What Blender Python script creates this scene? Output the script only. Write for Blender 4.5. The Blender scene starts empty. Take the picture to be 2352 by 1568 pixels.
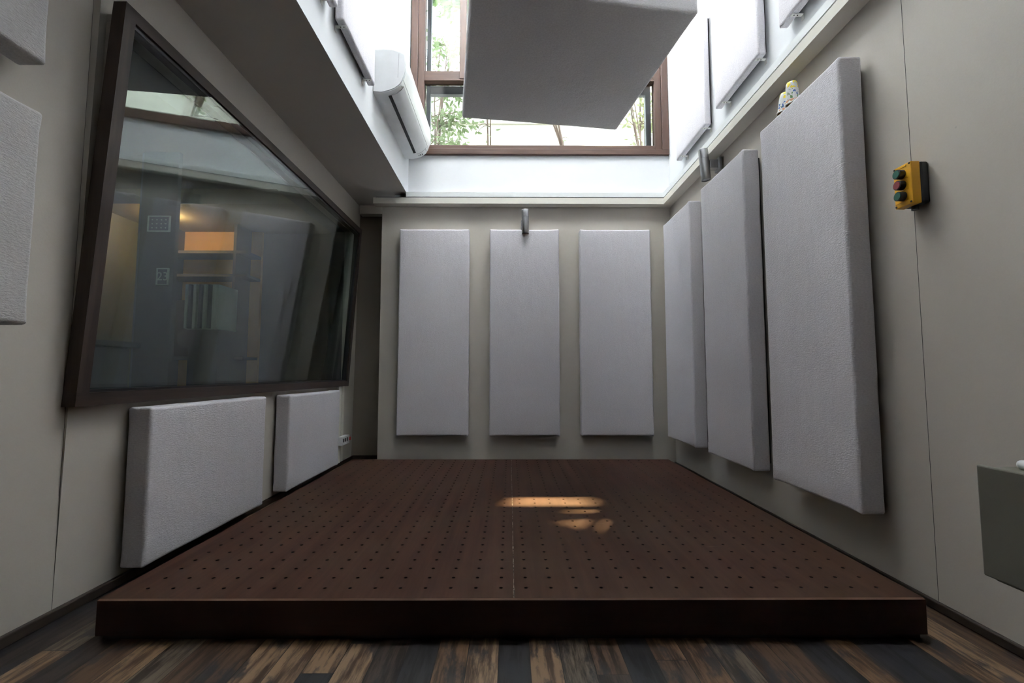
import bpy, bmesh, math, random
from mathutils import Vector, Matrix, noise
random.seed(7)
S = bpy.context.scene
COL = S.collection

# ------------------------------------------------------------------ camera
def make_camera():
    p, y, r = (math.radians(a) for a in (4.026, 0.274, 0.039))
    f = Vector((math.sin(y)*math.cos(p), math.cos(y)*math.cos(p), math.sin(p)))
    rt = Vector((math.cos(y), -math.sin(y), 0)); up = rt.cross(f)
    r2 = rt*math.cos(r)+up*math.sin(r); u2 = r2.cross(f)
    cam = bpy.data.cameras.new('camera'); o = bpy.data.objects.new('camera', cam); COL.objects.link(o)
    m = Matrix((( r2.x, u2.x, -f.x, 0.0), (r2.y, u2.y, -f.y, 0.0), (r2.z, u2.z, -f.z, 0.8), (0, 0, 0, 1)))
    o.matrix_world = m
    cam.sensor_width = 36; cam.lens = 1045/2352*36; cam.clip_start = .02; cam.clip_end = 200
    S.camera = o
make_camera()

# ------------------------------------------------------------------ world, sun, exposure
SKY = 21
w = bpy.data.worlds.new('sky'); S.world = w; w.use_nodes = True
bg = w.node_tree.nodes['Background']; bg.inputs[0].default_value = (0.86, 0.94, 1.0, 1); bg.inputs[1].default_value = SKY
SUN_DIR = Vector((-.45, -1, -1.85)).normalized()
sd = bpy.data.lights.new('sun', 'SUN'); sd.energy = 160; sd.angle = math.radians(.9); sd.color = (1, .73, .39)
so = bpy.data.objects.new('sun', sd); COL.objects.link(so)
so.rotation_euler = SUN_DIR.to_track_quat('-Z', 'Y').to_euler(); so.location = (3, 10, 14)
S.view_settings.view_transform = 'Standard'; S.view_settings.look = 'None'
S.view_settings.gamma = 1; S.view_settings.use_curve_mapping = False
S.view_settings.exposure = 0.0

# ------------------------------------------------------------------ materials
class NT:
    def __init__(s, name):
        s.m = bpy.data.materials.new(name); s.m.use_nodes = True; s.t = s.m.node_tree
        s.b = s.t.nodes['Principled BSDF']; s.out = s.t.nodes['Material Output']
    def n(s, typ, **kw):
        nd = s.t.nodes.new(typ)
        for k, v in kw.items():
            if k.startswith('i_'):
                key = k[2:]; key = int(key) if key.isdigit() else key.replace('_', ' ')
                nd.inputs[key].default_value = v
            else: setattr(nd, k, v)
        return nd
    def l(s, a, b): s.t.links.new(a, b)
    def coord(s, scale=(1, 1, 1), kind='Object'):
        c = s.n('ShaderNodeTexCoord'); mp = s.n('ShaderNodeMapping'); mp.inputs['Scale'].default_value = scale
        s.l(c.outputs[kind], mp.inputs[0]); return mp.outputs[0]
    def math(s, op, a, b=None):
        nd = s.n('ShaderNodeMath', operation=op)
        for i, v in enumerate((a, b)):
            if v is None: continue
            if isinstance(v, (int, float)): nd.inputs[i].default_value = v
            else: s.l(v, nd.inputs[i])
        return nd.outputs[0]
    def mix(s, fac, a, b, mode='MIX'):
        nd = s.n('ShaderNodeMix', data_type='RGBA', blend_type=mode)
        for i, v in ((0, fac), (6, a), (7, b)):
            if isinstance(v, (int, float)): nd.inputs[i].default_value = v
            elif isinstance(v, tuple): nd.inputs[i].default_value = (*v, 1)
            else: s.l(v, nd.inputs[i])
        return nd.outputs[2]
    def noise(s, vec, scale, detail=3, rough=.5):
        nd = s.n('ShaderNodeTexNoise'); nd.inputs['Scale'].default_value = scale
        nd.inputs['Detail'].default_value = detail; nd.inputs['Roughness'].default_value = rough
        s.l(vec, nd.inputs['Vector']); return nd.outputs[0]
    def ramp(s, fac, stops, interp='LINEAR'):
        nd = s.n('ShaderNodeValToRGB'); nd.color_ramp.interpolation = interp
        e = nd.color_ramp.elements
        while len(e) < len(stops): e.new(.5)
        for i, (p, c) in enumerate(stops):
            e[i].position = p; e[i].color = (*c, 1) if len(c) == 3 else c
        s.l(fac, nd.inputs[0]); return nd.outputs[0]
    def bump(s, h, strength, dist):
        nd = s.n('ShaderNodeBump'); nd.inputs['Strength'].default_value = strength; nd.inputs['Distance'].default_value = dist
        s.l(h, nd.inputs['Height']); s.l(nd.outputs[0], s.b.inputs['Normal'])
    def base(s, c, rough=.6, metal=0, spec=.5):
        if isinstance(c, tuple): s.b.inputs['Base Color'].default_value = (*c, 1)
        else: s.l(c, s.b.inputs['Base Color'])
        if isinstance(rough, (int, float)): s.b.inputs['Roughness'].default_value = rough
        else: s.l(rough, s.b.inputs['Roughness'])
        s.b.inputs['Metallic'].default_value = metal; s.b.inputs['Specular IOR Level'].default_value = spec
        return s.m

def plain(name, c, rough=.5, metal=0, spec=.5, var=.06, scale=8):
    t = NT(name); v = t.coord(); n = t.noise(v, scale, 4)
    lo = tuple(x*(1-var) for x in c); hi = tuple(min(1, x*(1+var)) for x in c)
    return t.base(t.ramp(n, [(.3, lo), (.7, hi)]), rough, metal, spec)

def mat_fabric(name, c):
    t = NT(name); v = t.coord()
    big = t.noise(v, 3.5, 4, .6); fine = t.noise(t.coord((1, 1, 2.4)), 95, 4, .75); th = t.noise(t.coord((1, 1, 5)), 42, 3, .6)
    col = t.ramp(big, [(.3, tuple(x*.95 for x in c)), (.7, c)])
    col = t.mix(t.ramp(fine, [(.38, (.55, .55, .55)), (.62, (0, 0, 0))]), col, tuple(x*.72 for x in c))
    m = t.base(col, .95, 0, .15)
    wr = t.noise(t.coord((1, 1, .45)), 5.5, 4, .55)
    h = t.math('ADD', t.math('MULTIPLY', fine, .003), t.math('ADD', t.math('MULTIPLY', th, .0022), t.math('MULTIPLY', wr, .010)))
    t.bump(h, .8, 1.0)
    t.b.inputs['Sheen Weight'].default_value = .15
    return m

def mat_wall(name, c, b=.0006):
    t = NT(name); v = t.coord(); big = t.noise(v, 1.3, 5, .6); fine = t.noise(v, 130, 3, .6)
    col = t.ramp(big, [(.3, tuple(x*.955 for x in c)), (.7, c)])
    fl = t.noise(v, 22, 2, .4); fleck = t.ramp(fl, [(.80, (0, 0, 0)), (.83, (1, 1, 1))])
    col = t.mix(t.math('MULTIPLY', fleck, .35), col, tuple(x*.45 for x in c))
    m = t.base(col, .7, 0, .3); t.bump(fine, .5, b); return m

def mat_wood(name, dark, light, axis=1, rough=.45, spec=.4, s=30):
    t = NT(name); sc = [s, s, s]; sc[axis] = s/14
    n = t.noise(t.coord(tuple(sc)), 1, 6, .62)
    m = t.base(t.ramp(n, [(.3, dark), (.7, light)]), rough, 0, spec); t.bump(n, .35, .0008); return m

def mat_glass(name, tint=(1, 1, 1), ior=1.45):
    t = NT(name); t.t.nodes.remove(t.b)
    fr = t.n('ShaderNodeFresnel'); ge = t.n('ShaderNodeNewGeometry')      # same reflectance on entering and leaving the thin pane
    t.l(t.math('ADD', t.math('MULTIPLY', ge.outputs['Backfacing'], 1/ior-ior), ior), fr.inputs['IOR'])
    tr = t.n('ShaderNodeBsdfTransparent'); tr.inputs[0].default_value = (*tint, 1)
    gl = t.n('ShaderNodeBsdfGlossy'); gl.inputs['Roughness'].default_value = 0.004
    mx = t.n('ShaderNodeMixShader'); t.l(fr.outputs[0], mx.inputs[0]); t.l(tr.outputs[0], mx.inputs[1]); t.l(gl.outputs[0], mx.inputs[2])
    t.l(mx.outputs[0], t.out.inputs[0]); return t.m

def mat_floor():
    t = NT('reclaimed_plank_floor'); c = t.n('ShaderNodeTexCoord'); sp = t.n('ShaderNodeSeparateXYZ'); t.l(c.outputs['Object'], sp.inputs[0])
    x, y = sp.outputs[0], sp.outputs[1]
    W = .088; L = 1.15
    xs = t.math('ADD', t.math('DIVIDE', x, W), 50.35); col = t.math('FLOOR', xs)
    wn = t.n('ShaderNodeTexWhiteNoise', noise_dimensions='1D'); t.l(col, wn.inputs['W'])
    ys = t.math('ADD', t.math('DIVIDE', y, L), t.math('MULTIPLY', wn.outputs['Value'], 7.0)); row = t.math('FLOOR', ys)
    cv = t.n('ShaderNodeCombineXYZ'); t.l(col, cv.inputs[0]); t.l(row, cv.inputs[1])
    w2 = t.n('ShaderNodeTexWhiteNoise', noise_dimensions='2D'); t.l(cv.outputs[0], w2.inputs['Vector'])
    rnd = w2.outputs['Value']
    base = t.ramp(rnd, [(0, (.020, .018, .020)), (.16, (.085, .048, .028)), (.32, (.200, .125, .072)), (.46, (.034, .024, .020)), (.60, (.135, .076, .040)), (.74, (.110, .084, .060)), (.86, (.050, .034, .026)), (.93, (.230, .150, .090))], 'CONSTANT')
    # grain, shifted for every plank
    gv = t.n('ShaderNodeCombineXYZ'); t.l(t.math('MULTIPLY', x, 46), gv.inputs[0]); t.l(t.math('MULTIPLY', y, 4.2), gv.inputs[1]); t.l(t.math('MULTIPLY', rnd, 37), gv.inputs[2])
    g = t.noise(gv.outputs[0], 1, 7, .68)
    bv = t.n('ShaderNodeCombineXYZ'); t.l(t.math('MULTIPLY', x, 15), bv.inputs[0]); t.l(t.math('MULTIPLY', y, 6.0), bv.inputs[1]); t.l(t.math('MULTIPLY', rnd, 91), bv.inputs[2])
    blot = t.noise(bv.outputs[0], 1, 5, .6)
    colr = t.mix(t.ramp(g, [(.42, (0, 0, 0)), (.56, (1, 1, 1))]), t.mix(1.0, base, (.24, .20, .19), 'MULTIPLY'), base)
    colr = t.mix(t.ramp(blot, [(.53, (0, 0, 0)), (.60, (.8, .8, .8))]), colr, (.016, .016, .020))
    fx = t.math('FRACT', xs); fy = t.math('FRACT', ys)
    ed = t.math('MINIMUM', t.math('MULTIPLY', t.math('MINIMUM', fx, t.math('SUBTRACT', 1, fx)), W), t.math('MULTIPLY', t.math('MINIMUM', fy, t.math('SUBTRACT', 1, fy)), L))
    gap = t.math('LESS_THAN', ed, .0011)
    colr = t.mix(gap, colr, (.006, .005, .005))
    m = t.base(colr, .48, 0, .4)
    h = t.math('SUBTRACT', t.math('MULTIPLY', g, .0008), t.math('MULTIPLY', gap, .0015)); t.bump(h, .7, 1.0)
    return m

def mat_deck():
    t = NT('stained_plywood_deck'); n = t.noise(t.coord((26, 1.6, 20)), 1, 6, .6); big = t.noise(t.coord(), 2.2, 4, .6)
    c = t.ramp(n, [(.3, (.032, .0125, .0082)), (.7, (.060, .0265, .0175))])
    c = t.mix(t.ramp(big, [(.4, (0, 0, 0)), (.75, (.6, .6, .6))]), c, (.055, .034, .020))
    sc = t.noise(t.coord((5, 60, 5)), 1, 3, .5); k = t.noise(t.coord(), 3.1, 2)
    scr = t.math('MULTIPLY', t.ramp(sc, [(.735, (0, 0, 0)), (.76, (1, 1, 1))]), t.ramp(k, [(.5, (0, 0, 0)), (.62, (1, 1, 1))]))
    c = t.mix(t.math('MULTIPLY', scr, .45), c, (.16, .13, .11))
    m = t.base(c, .62, 0, .12); t.bump(n, .2, .0005); return m

def mat_seam():
    t = NT('chipped_deck_seam'); n = t.noise(t.coord((150, 32, 1)), 1, 4, .7)
    return t.base(t.ramp(n, [(.44, (.008, .005, .004)), (.56, (.24, .21, .18))]), .8)

def mat_brushed(name, c, rough=.3):
    t = NT(name); n = t.noise(t.coord((260, 260, 5)), 1, 3); m = t.base(t.ramp(n, [(.3, tuple(x*.8 for x in c)), (.7, c)]), rough, .95)
    return m

def mat_leaf(name, a, b):
    t = NT(name); c = t.ramp(t.noise(t.coord(), 2.2, 3), [(.3, a), (.7, b)]); t.base(c, .5, 0, .3)
    tl = t.n('ShaderNodeBsdfTranslucent'); t.l(c, tl.inputs[0]); mx = t.n('ShaderNodeMixShader'); mx.inputs[0].default_value = .5
    t.l(t.b.outputs[0], mx.inputs[1]); t.l(tl.outputs[0], mx.inputs[2]); t.l(mx.outputs[0], t.out.inputs[0]); return t.m

def mat_emit(name, c, s):
    t = NT(name); t.base(c, .5); t.b.inputs['Emission Color'].default_value = (*c, 1); t.b.inputs['Emission Strength'].default_value = s; return t.m

def mat_cup():
    t = NT('printed_paper_cup'); v = t.coord(); sp = t.n('ShaderNodeSeparateXYZ'); t.l(v, sp.inputs[0])
    n = t.noise(t.coord((45, 45, 45)), 1, 3, .6); n2 = t.noise(t.coord((70, 70, 70)), 1, 2); n3 = t.noise(t.coord((38, 38, 38)), 1, 2)
    z = sp.outputs[2]
    mid = t.math('MULTIPLY', t.math('GREATER_THAN', z, .018), t.math('LESS_THAN', z, .058))
    c = t.mix(t.math('MULTIPLY', t.math('GREATER_THAN', n, .60), mid), (.86, .86, .84), (.07, .16, .50))
    c = t.mix(t.math('MULTIPLY', t.math('GREATER_THAN', n2, .62), mid), c, (.12, .28, .08))
    c = t.mix(t.math('MULTIPLY', t.math('GREATER_THAN', n3, .52), t.math('GREATER_THAN', z, .058)), c, (.90, .70, .03))
    c = t.mix(t.math('MULTIPLY', t.math('GREATER_THAN', n2, .5), t.math('LESS_THAN', z, .016)), c, (.80, .42, .22))
    return t.base(c, .35)

M = {}
M['fabric'] = mat_fabric('white_linen_fabric', (.68, .652, .69))
M['fabric_grey'] = mat_fabric('grey_linen_fabric', (.56, .54, .54))
M['wall'] = mat_wall('beige_wall_paint', (.54, .50, .445))
M['recess_shade'] = mat_wall('recess_shade_colour', (.24, .21, .17))  # wall colour darkened to carry the shade of the recess
M['ceil'] = mat_wall('soffit_paint', (.62, .59, .55))
M['white'] = mat_wall('white_shaft_paint', (.68, .69, .71))
M['trimpaint'] = mat_wall('cream_trim_paint', (.70, .67, .60))
M['trimwhite'] = mat_wall('white_trim_paint', (.78, .80, .80))
M['darkwood'] = mat_wood('dark_brown_window_wood', (.020, .011, .008), (.052, .033, .026), 1, .5)
M['darkwood_v'] = mat_wood('dark_brown_window_wood_upright', (.020, .011, .008), (.052, .033, .026), 2, .5)
M['mahog'] = mat_wood('mahogany_window_wood', (.050, .025, .018), (.100, .056, .042), 0, .4)
M['mahog_v'] = mat_wood('mahogany_window_wood_upright', (.050, .025, .018), (.100, .056, .042), 2, .4)
M['basewood'] = mat_wood('dark_skirting_wood', (.024, .017, .013), (.052, .038, .030), 1, .5)
M['backing'] = plain('dark_panel_backing', (.05, .045, .05), .9)
M['bracket'] = plain('painted_steel_bracket', (.72, .71, .68), .4)
M['screw'] = plain('dark_screw', (.08, .08, .08), .4, .8)
M['floor'] = mat_floor(); M['deck'] = mat_deck(); M['seam'] = mat_seam()
M['fascia'] = mat_wood('dark_red_brown_fascia', (.018, .006, .0045), (.034, .012, .009), 0, .45)
M['wear'] = mat_wood('worn_deck_edge', (.10, .052, .036), (.24, .145, .10), 0, .6)
M['black'] = plain('matt_black', (.012, .012, .014), .7)
M['plastic'] = plain('white_glossy_plastic', (.70, .71, .72), .28)
M['plastic_grey'] = plain('pale_grey_plastic', (.36, .36, .38), .4)
M['steel'] = mat_brushed('brushed_steel', (.33, .33, .34), .3)
M['yellow'] = plain('yellow_plastic', (.80, .40, .008), .4)
M['blackplastic'] = plain('black_plastic', (.03, .031, .036), .45)
M['green_button'] = plain('dark_green_button', (.02, .11, .08), .35)
M['red_button'] = plain('dull_red_button', (.24, .035, .045), .35)
M['green_grey'] = plain('grey_metal_case', (.13, .125, .102), .45)
M['glass'] = mat_glass('studio_glass', (.90, .94, .93), 1.68)
M['glass_out'] = mat_glass('tinted_window_glass', (.52, .53, .52))
def mat_opal():
    t = NT('opal_roof_glass'); t.t.nodes.remove(t.b); tl = t.n('ShaderNodeBsdfTranslucent'); tl.inputs[0].default_value = (.74, .83, .97, 1)
    df = t.n('ShaderNodeBsdfDiffuse'); df.inputs[0].default_value = (.8, .8, .8, 1); mx = t.n('ShaderNodeMixShader'); mx.inputs[0].default_value = .7
    t.l(df.outputs[0], mx.inputs[1]); t.l(tl.outputs[0], mx.inputs[2]); t.l(mx.outputs[0], t.out.inputs[0]); return t.m
M['opal'] = mat_opal()
M['gasket'] = mat_glass('clear_plastic_gasket', (.93, .93, .92))
M['alu'] = plain('blue_grey_aluminium', (.30, .33, .38), .4, .3)
M['cream'] = mat_wall('cream_garden_render', (.80, .78, .68))
M['soil'] = plain('garden_soil', (.20, .17, .12), .95)
M['bark'] = mat_wood('brown_bark', (.12, .08, .06), (.28, .20, .16), 2, .9)
M['leaf'] = mat_leaf('green_leaf', (.22, .30, .16), (.40, .48, .28))
M['leaf2'] = mat_leaf('yellow_green_leaf', (.34, .40, .20), (.55, .58, .34))
M['canopy'] = plain('dark_canopy_leaf', (.07, .15, .04), .6, var=.3)
M['red'] = plain('red_switch', (.75, .02, .015), .3)
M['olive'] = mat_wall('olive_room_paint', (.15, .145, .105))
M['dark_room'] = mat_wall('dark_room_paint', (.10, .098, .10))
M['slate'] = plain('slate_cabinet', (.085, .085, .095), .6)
M['bluegrey'] = plain('blue_grey_plastic', (.12, .13, .18), .5)
M['orange'] = plain('warm_wood_veneer', (.60, .34, .12), .6)
M['silver'] = plain('pale_silver_metal', (.42, .50, .46), .45, .2)
M['bulb'] = mat_emit('warm_bulb', (1, .62, .25), 12)
M['cup'] = mat_cup()
M['cup_rim'] = plain('white_cup_rim', (.86, .84, .80), .4)
M['cup_in'] = plain('orange_cup_inside', (.72, .38, .12), .5)

# ------------------------------------------------------------------ helpers
def link(o, parent=None):
    COL.objects.link(o)
    if parent: o.parent = parent
    return o
def obj(name, bm, mat, parent=None, smooth=False):
    me = bpy.data.meshes.new(name)
    bmesh.ops.recalc_face_normals(bm, faces=bm.faces)
    bm.to_mesh(me); bm.free()
    for m in (mat if isinstance(mat, (list, tuple)) else [mat]): me.materials.append(m)
    if smooth:
        for p in me.polygons: p.use_smooth = True
    return link(bpy.data.objects.new(name, me), parent)
def smooth_by_angle(o, ang=35):
    me = o.data
    bm = bmesh.new(); bm.from_mesh(me)
    for f in bm.faces: f.smooth = True
    for e in bm.edges:
        if len(e.link_faces) == 2 and e.calc_face_angle(0) > math.radians(ang): e.smooth = False
    bm.to_mesh(me); bm.free(); return o
def tag(o, label=None, cat=None, group=None, kind=None):
    if label: o['label'] = label
    if cat: o['category'] = cat
    if group: o['group'] = group
    if kind: o['kind'] = kind
    return o
def thing(name, loc, label, cat, group=None):
    o = bpy.data.objects.new(name, None); o.location = loc; o.empty_display_size = .05
    link(o); return tag(o, label, cat, group)
def ungap(o): pass

def bx(bm, a, b, bev=0, seg=2, mi=0):
    """box between corners a and b"""
    a = Vector(a); b = Vector(b); c = (a+b)/2; d = b-a
    r = bmesh.ops.create_cube(bm, size=1.0, matrix=Matrix.Translation(c) @ Matrix.Diagonal((abs(d.x), abs(d.y), abs(d.z), 1)))
    fs = set(f for v in r['verts'] for f in v.link_faces)
    for f in fs: f.material_index = mi
    if bev:
        es = list(set(e for v in r['verts'] for e in v.link_edges))
        bmesh.ops.bevel(bm, geom=es, offset=bev, segments=seg, profile=.5, affect='EDGES')
def box(a, b, bev=0, seg=2):
    bm = bmesh.new(); bx(bm, a, b, bev, seg); return bm
def cyl(bm, p, q, r, r2=None, n=24, caps=True):
    p = Vector(p); q = Vector(q); d = q-p
    m = Matrix.Translation((p+q)/2) @ d.to_track_quat('Z', 'Y').to_matrix().to_4x4()
    return bmesh.ops.create_cone(bm, cap_ends=caps, segments=n, radius1=r, radius2=r if r2 is None else r2, depth=d.length, matrix=m)
def lathe(bm, prof, n=32, mat=Matrix()):
    rings = []
    for r, z in prof:
        rings.append([bm.verts.new(mat @ Vector((max(r, 1e-5)*math.cos(2*math.pi*i/n), max(r, 1e-5)*math.sin(2*math.pi*i/n), z))) for i in range(n)])
    for a, b in zip(rings, rings[1:]):
        for i in range(n): bm.faces.new((a[i], a[(i+1) % n], b[(i+1) % n], b[i]))
def polyprism(bm, pts, axis, lo, hi):
    """extrude a 2-D outline along an axis; pts are the two other coordinates in order"""
    def P(u, v, t):
        return {0: (t, u, v), 1: (u, t, v), 2: (u, v, t)}[axis]
    A = [bm.verts.new(P(u, v, lo)) for u, v in pts]; B = [bm.verts.new(P(u, v, hi)) for u, v in pts]
    n = len(pts)
    bm.faces.new(A); bm.faces.new(B[::-1])
    for i in range(n): bm.faces.new((A[i], A[(i+1) % n], B[(i+1) % n], B[i]))
def quad(name, pts, mat, kind='structure', parent=None):
    bm = bmesh.new(); bm.faces.new([bm.verts.new(p) for p in pts]); o = obj(name, bm, mat, parent)
    if kind and not parent: o['kind'] = kind
    return o
def struct(name, bm, mat, parent=None):
    o = obj(name, bm, mat, parent)
    if not parent: o['kind'] = 'structure'
    return o

def upholstered(size, r=.014, step=.05, wob=.0016, seed=0):
    """fabric-wrapped slab from (0,0,0) to size; softly rounded edges, small tucked corners, slightly wavy sides"""
    def ticks(L):
        n = max(1, int(round((L-2*r)/step)))
        return [0, r*.35, r*.75]+[r+(L-2*r)*i/n for i in range(n+1)]+[L-r*.75, L-r*.35, L]
    T = [ticks(s) for s in size]; bm = bmesh.new(); cache = {}
    so_ = Vector((seed*7.3, seed*1.7, seed*3.1))
    def V(p):
        k = tuple(round(c, 5) for c in p)
        if k in cache: return cache[k]
        q = Vector(p); inner = Vector([min(max(q[i], r), size[i]-r) for i in range(3)]); d = q-inner
        if d.length > 1e-9:
            m = max(abs(c) for c in d)
            nb = sum(1 for c in d if abs(c) > 1e-6)
            q = inner + d.normalized()*m if nb > 1 else q
        corner = 1
        for i in range(3): corner *= max(0, 1-min(q[i], size[i]-q[i])/.03)
        cdir = (q-Vector(size)/2).normalized(); q += cdir*.010*corner
        n = noise.noise_vector((q+so_)*6.0)*wob + noise.noise_vector((q+so_)*22)*wob*.45
        v = bm.verts.new(q+n); cache[k] = v; return v
    for ax in range(3):
        u, vv = [i for i in range(3) if i != ax]
        for side in (0, size[ax]):
            for i in range(len(T[u])-1):
                for j in range(len(T[vv])-1):
                    c = []
                    for a, b in ((i, j), (i+1, j), (i+1, j+1), (i, j+1)):
                        p = [0, 0, 0]; p[ax] = side; p[u] = T[u][a]; p[vv] = T[vv][b]; c.append(V(p))
                    try: bm.faces.new(c)
                    except ValueError: pass
    return bm

PSEED = [0]
def panel(lo, hi, wall, label, group, brackets=None, mat='fabric', gap=.02, name='acoustic_panel'):
    """upholstered acoustic panel: fabric cover, backing battens behind it on the wall side (wall = 'x+','x-','y+','z+')"""
    PSEED[0] += 1
    lo = Vector(lo); hi = Vector(hi); c = (lo+hi)/2
    t = thing(name, (c.x, c.y, lo.z), label, 'acoustic panel', group)
    bm = upholstered(tuple(hi-lo), seed=PSEED[0]); o = obj('fabric_cover', bm, M[mat], t, True)
    o.location = lo-t.location
    b0 = Vector(lo); b1 = Vector(hi); ins = .035
    ax = 'xyz'.index(wall[0])
    for i in range(3):
        if i != ax: b0[i] += ins; b1[i] -= ins
    if wall[1] == '+': b0[ax] = hi[ax]-.002; b1[ax] = hi[ax]+gap
    else: b0[ax] = lo[ax]-gap; b1[ax] = lo[ax]+.002
    o = obj('backing_frame', box(b0-t.location, b1-t.location), M['backing'], t)
    if brackets:
        for y in brackets:   # little steel angle under the lower edge, screwed to panel and wall
            xw = hi.x+gap if wall == 'x+' else lo.x-gap
            s = -1 if wall == 'x+' else 1
            bm = bmesh.new(); L = t.location
            bx(bm, Vector((xw, y-.010, lo.z-.004))-L, Vector((xw+s*.058, y+.010, lo.z-.001))-L)
            bx(bm, Vector((xw, y-.010, lo.z-.030))-L, Vector((xw+s*.003, y+.010, lo.z-.001))-L)
            bk = obj('bracket', bm, M['bracket'], t); bk['label'] = 'small cream steel angle bracket'
            bm = bmesh.new()
            for dx in (.028, .045): cyl(bm, Vector((xw+s*dx, y, lo.z-.006))-L, Vector((xw+s*dx, y, lo.z-.003))-L, .003, n=8)
            obj('screw', bm, M['screw'], bk)
    return t

# ------------------------------------------------------------------ room shell
XL, XR, YB, YR, ZC = -1.49, 1.46, 4.05, 4.35, 2.42
YF = -1.8            # wall behind the camera
WX, WY0, WT = -.93, .9, 4.85     # light shaft: left side, near side, roof height
T = .12
struct('floor', box((XL-.1, YF-.1, -.1), (XR+.1, YR+.1, 0)), M['floor'])
# right wall, room height and shaft height in one plane
struct('wall_right', box((XR, YF, 0), (XR+T, YB+.3, ZC-.05)), M['wall'])
struct('wall_right_shaft', box((XR, WY0, ZC-.05), (XR+T, YB+.3, WT)), M['white'])
# built-out back wall and the recess beside it
struct('wall_back', box((-1.16, YB, 0), (XR, YB+.3, ZC-.05)), M['wall'])
struct('wall_back_recess', box((XL-.1, YR, 0), (-1.15, YR+T, ZC+.02)), M['recess_shade'])
struct('wall_front', box((XL-.1, YF-T, 0), (XR+T, YF, ZC+.1)), M['dark_room'])
# left wall: near part flat, far part leans in a little and holds the studio window
struct('wall_left', box((XL-T, YF, 0), (XL, 1.545, ZC+.02)), M['wall'])
FY0, FY1 = 1.529, 4.10           # outer ends of the studio window frame
def xt(z, off=0): return XL + (z-.69)*.0605 + off      # leaning plane of the window frame
def lean_box(bm, y0, y1, z0, z1, o0, o1, p0=None, p1=None):
    """block whose two big faces follow the leaning frame plane, offset o0..o1 into the room (p0, p1: offsets at the top)"""
    p0 = o0 if p0 is None else p0; p1 = o1 if p1 is None else p1
    P = [(xt(z0, o0), z0), (xt(z0, o1), z0), (xt(z1, p1), z1), (xt(z1, p0), z1)]
    polyprism(bm, P, 1, y0, y1)
def xw(z): return XL + z*.0125                        # the far left wall itself leans in only slightly
def wall_slab(bm, y0, y1, z0, z1): polyprism(bm, [(XL-T, z0), (xw(z0), z0), (xw(z1), z1), (XL-T, z1)], 1, y0, y1)
bm = bmesh.new()
wall_slab(bm, 1.545, YR, 0, .72); wall_slab(bm, 1.545, YR, 2.085, ZC+.02)
wall_slab(bm, 1.545, 1.572, .72, 2.085); wall_slab(bm, 4.055, YR, .72, 2.085)
struct('wall_left_window', bm, M['wall'])
bm = bmesh.new()      # wedge shaped packing between the wall and the leaning frame
for y_a, y_b in ((1.573, 1.585), (4.045, 4.057)): polyprism(bm, [(XL-.02, .70), (xt(.70, 0), .70), (xt(2.10, 0), 2.10), (XL-.02, 2.10)], 1, y_a, y_b)
polyprism(bm, [(XL-.02, 2.078), (xt(2.078), 2.078), (xt(2.10), 2.10), (XL-.02, 2.10)], 1, 1.572, 4.058)
struct('trim_7', bm, M['wall'])
# soffit and ceiling round the shaft
bm = bmesh.new()
bx(bm, (XL-.1, YF, ZC), (WX-.004, YR+.1, ZC+.12)); bx(bm, (WX-.004, YF, ZC), (WX, WY0, ZC+.12)); bx(bm, (WX, YF, ZC), (XR+.1, WY0, ZC+.12))
struct('ceiling', bm, M['ceil'])
bm = bmesh.new(); bx(bm, (WX-.12, WY0, ZC+.12), (WX, YB+.3, WT)); bx(bm, (WX-.004, WY0, ZC), (WX, YB+.02, ZC+.12))
struct('wall_left_shaft', bm, M['white'])
struct('wall_front_shaft', box((WX-.12, WY0-.12, ZC+.12), (XR+T, WY0, WT)), M['white'])
# back of the shaft: wall under the window
struct('wall_back_shaft', box((WX-.12, YB, ZC-.05), (XR+T, YB+.22, 2.795)), M['white'])
bm = bmesh.new(); KY0, KY1 = 2.0, 3.95          # opening of the opal roof light
bx(bm, (WX-.3, WY0-.3, WT), (XR+.3, KY0, WT+.12)); bx(bm, (WX-.3, KY1, WT), (XR+.3, YB+.20, WT+.12))
bx(bm, (WX-.3, KY0, WT), (WX+.12, KY1, WT+.12)); bx(bm, (XR-.12, KY0, WT), (XR+.3, KY1, WT+.12))
struct('ceiling_shaft', bm, M['white'])
# fine seams between wall boards
def seam(name, a, b):
    o = struct(name, box(a, b), M['backing'])
seam('trim_1', (XL-.001, 1.5445, .03), (XL+.0008, 1.5455, ZC))
seam('trim_2', (XR-.0006, 1.598, .03), (XR, 1.5994, 2.3))
# cornice along back and right wall, thin dark gap, white board above it
def ring(z0, z1, d, xl, mat, name):
    bm = bmesh.new()
    polyprism(bm, [(xl, YB), (xl, YB-d), (XR-d, YB-d), (XR-d, WY0-.9), (XR, WY0-.9), (XR, YB)], 2, z0, z1)
    return struct(name, bm, mat)
ring(2.312, 2.366, .085, -1.22, M['trimpaint'], 'trim_3')
ring(2.366, 2.374, .078, -1.20, M['black'], 'trim_4')
bm = bmesh.new()
polyprism(bm, [(WX, YB), (WX, YB-.085), (XR-.085, YB-.085), (XR-.085, WY0), (XR, WY0), (XR, YB)], 2, 2.374, 2.418)
struct('trim_5', bm, M['trimwhite'])
struct('trim_6', box((-1.44, YR-.08, 2.325), (-1.15, YR, 2.408)), M['trimpaint'])
# skirting boards
struct('baseboard_right', box((XR-.016, YF, 0), (XR, YB, .030), .004), M['basewood'])
struct('baseboard_left', box((XL, YF, 0), (XL+.018, YR, .034), .004), M['basewood'])
struct('baseboard_back', box((XL, YR-.018, 0), (-1.16, YR, .034), .004), M['basewood'])

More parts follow.
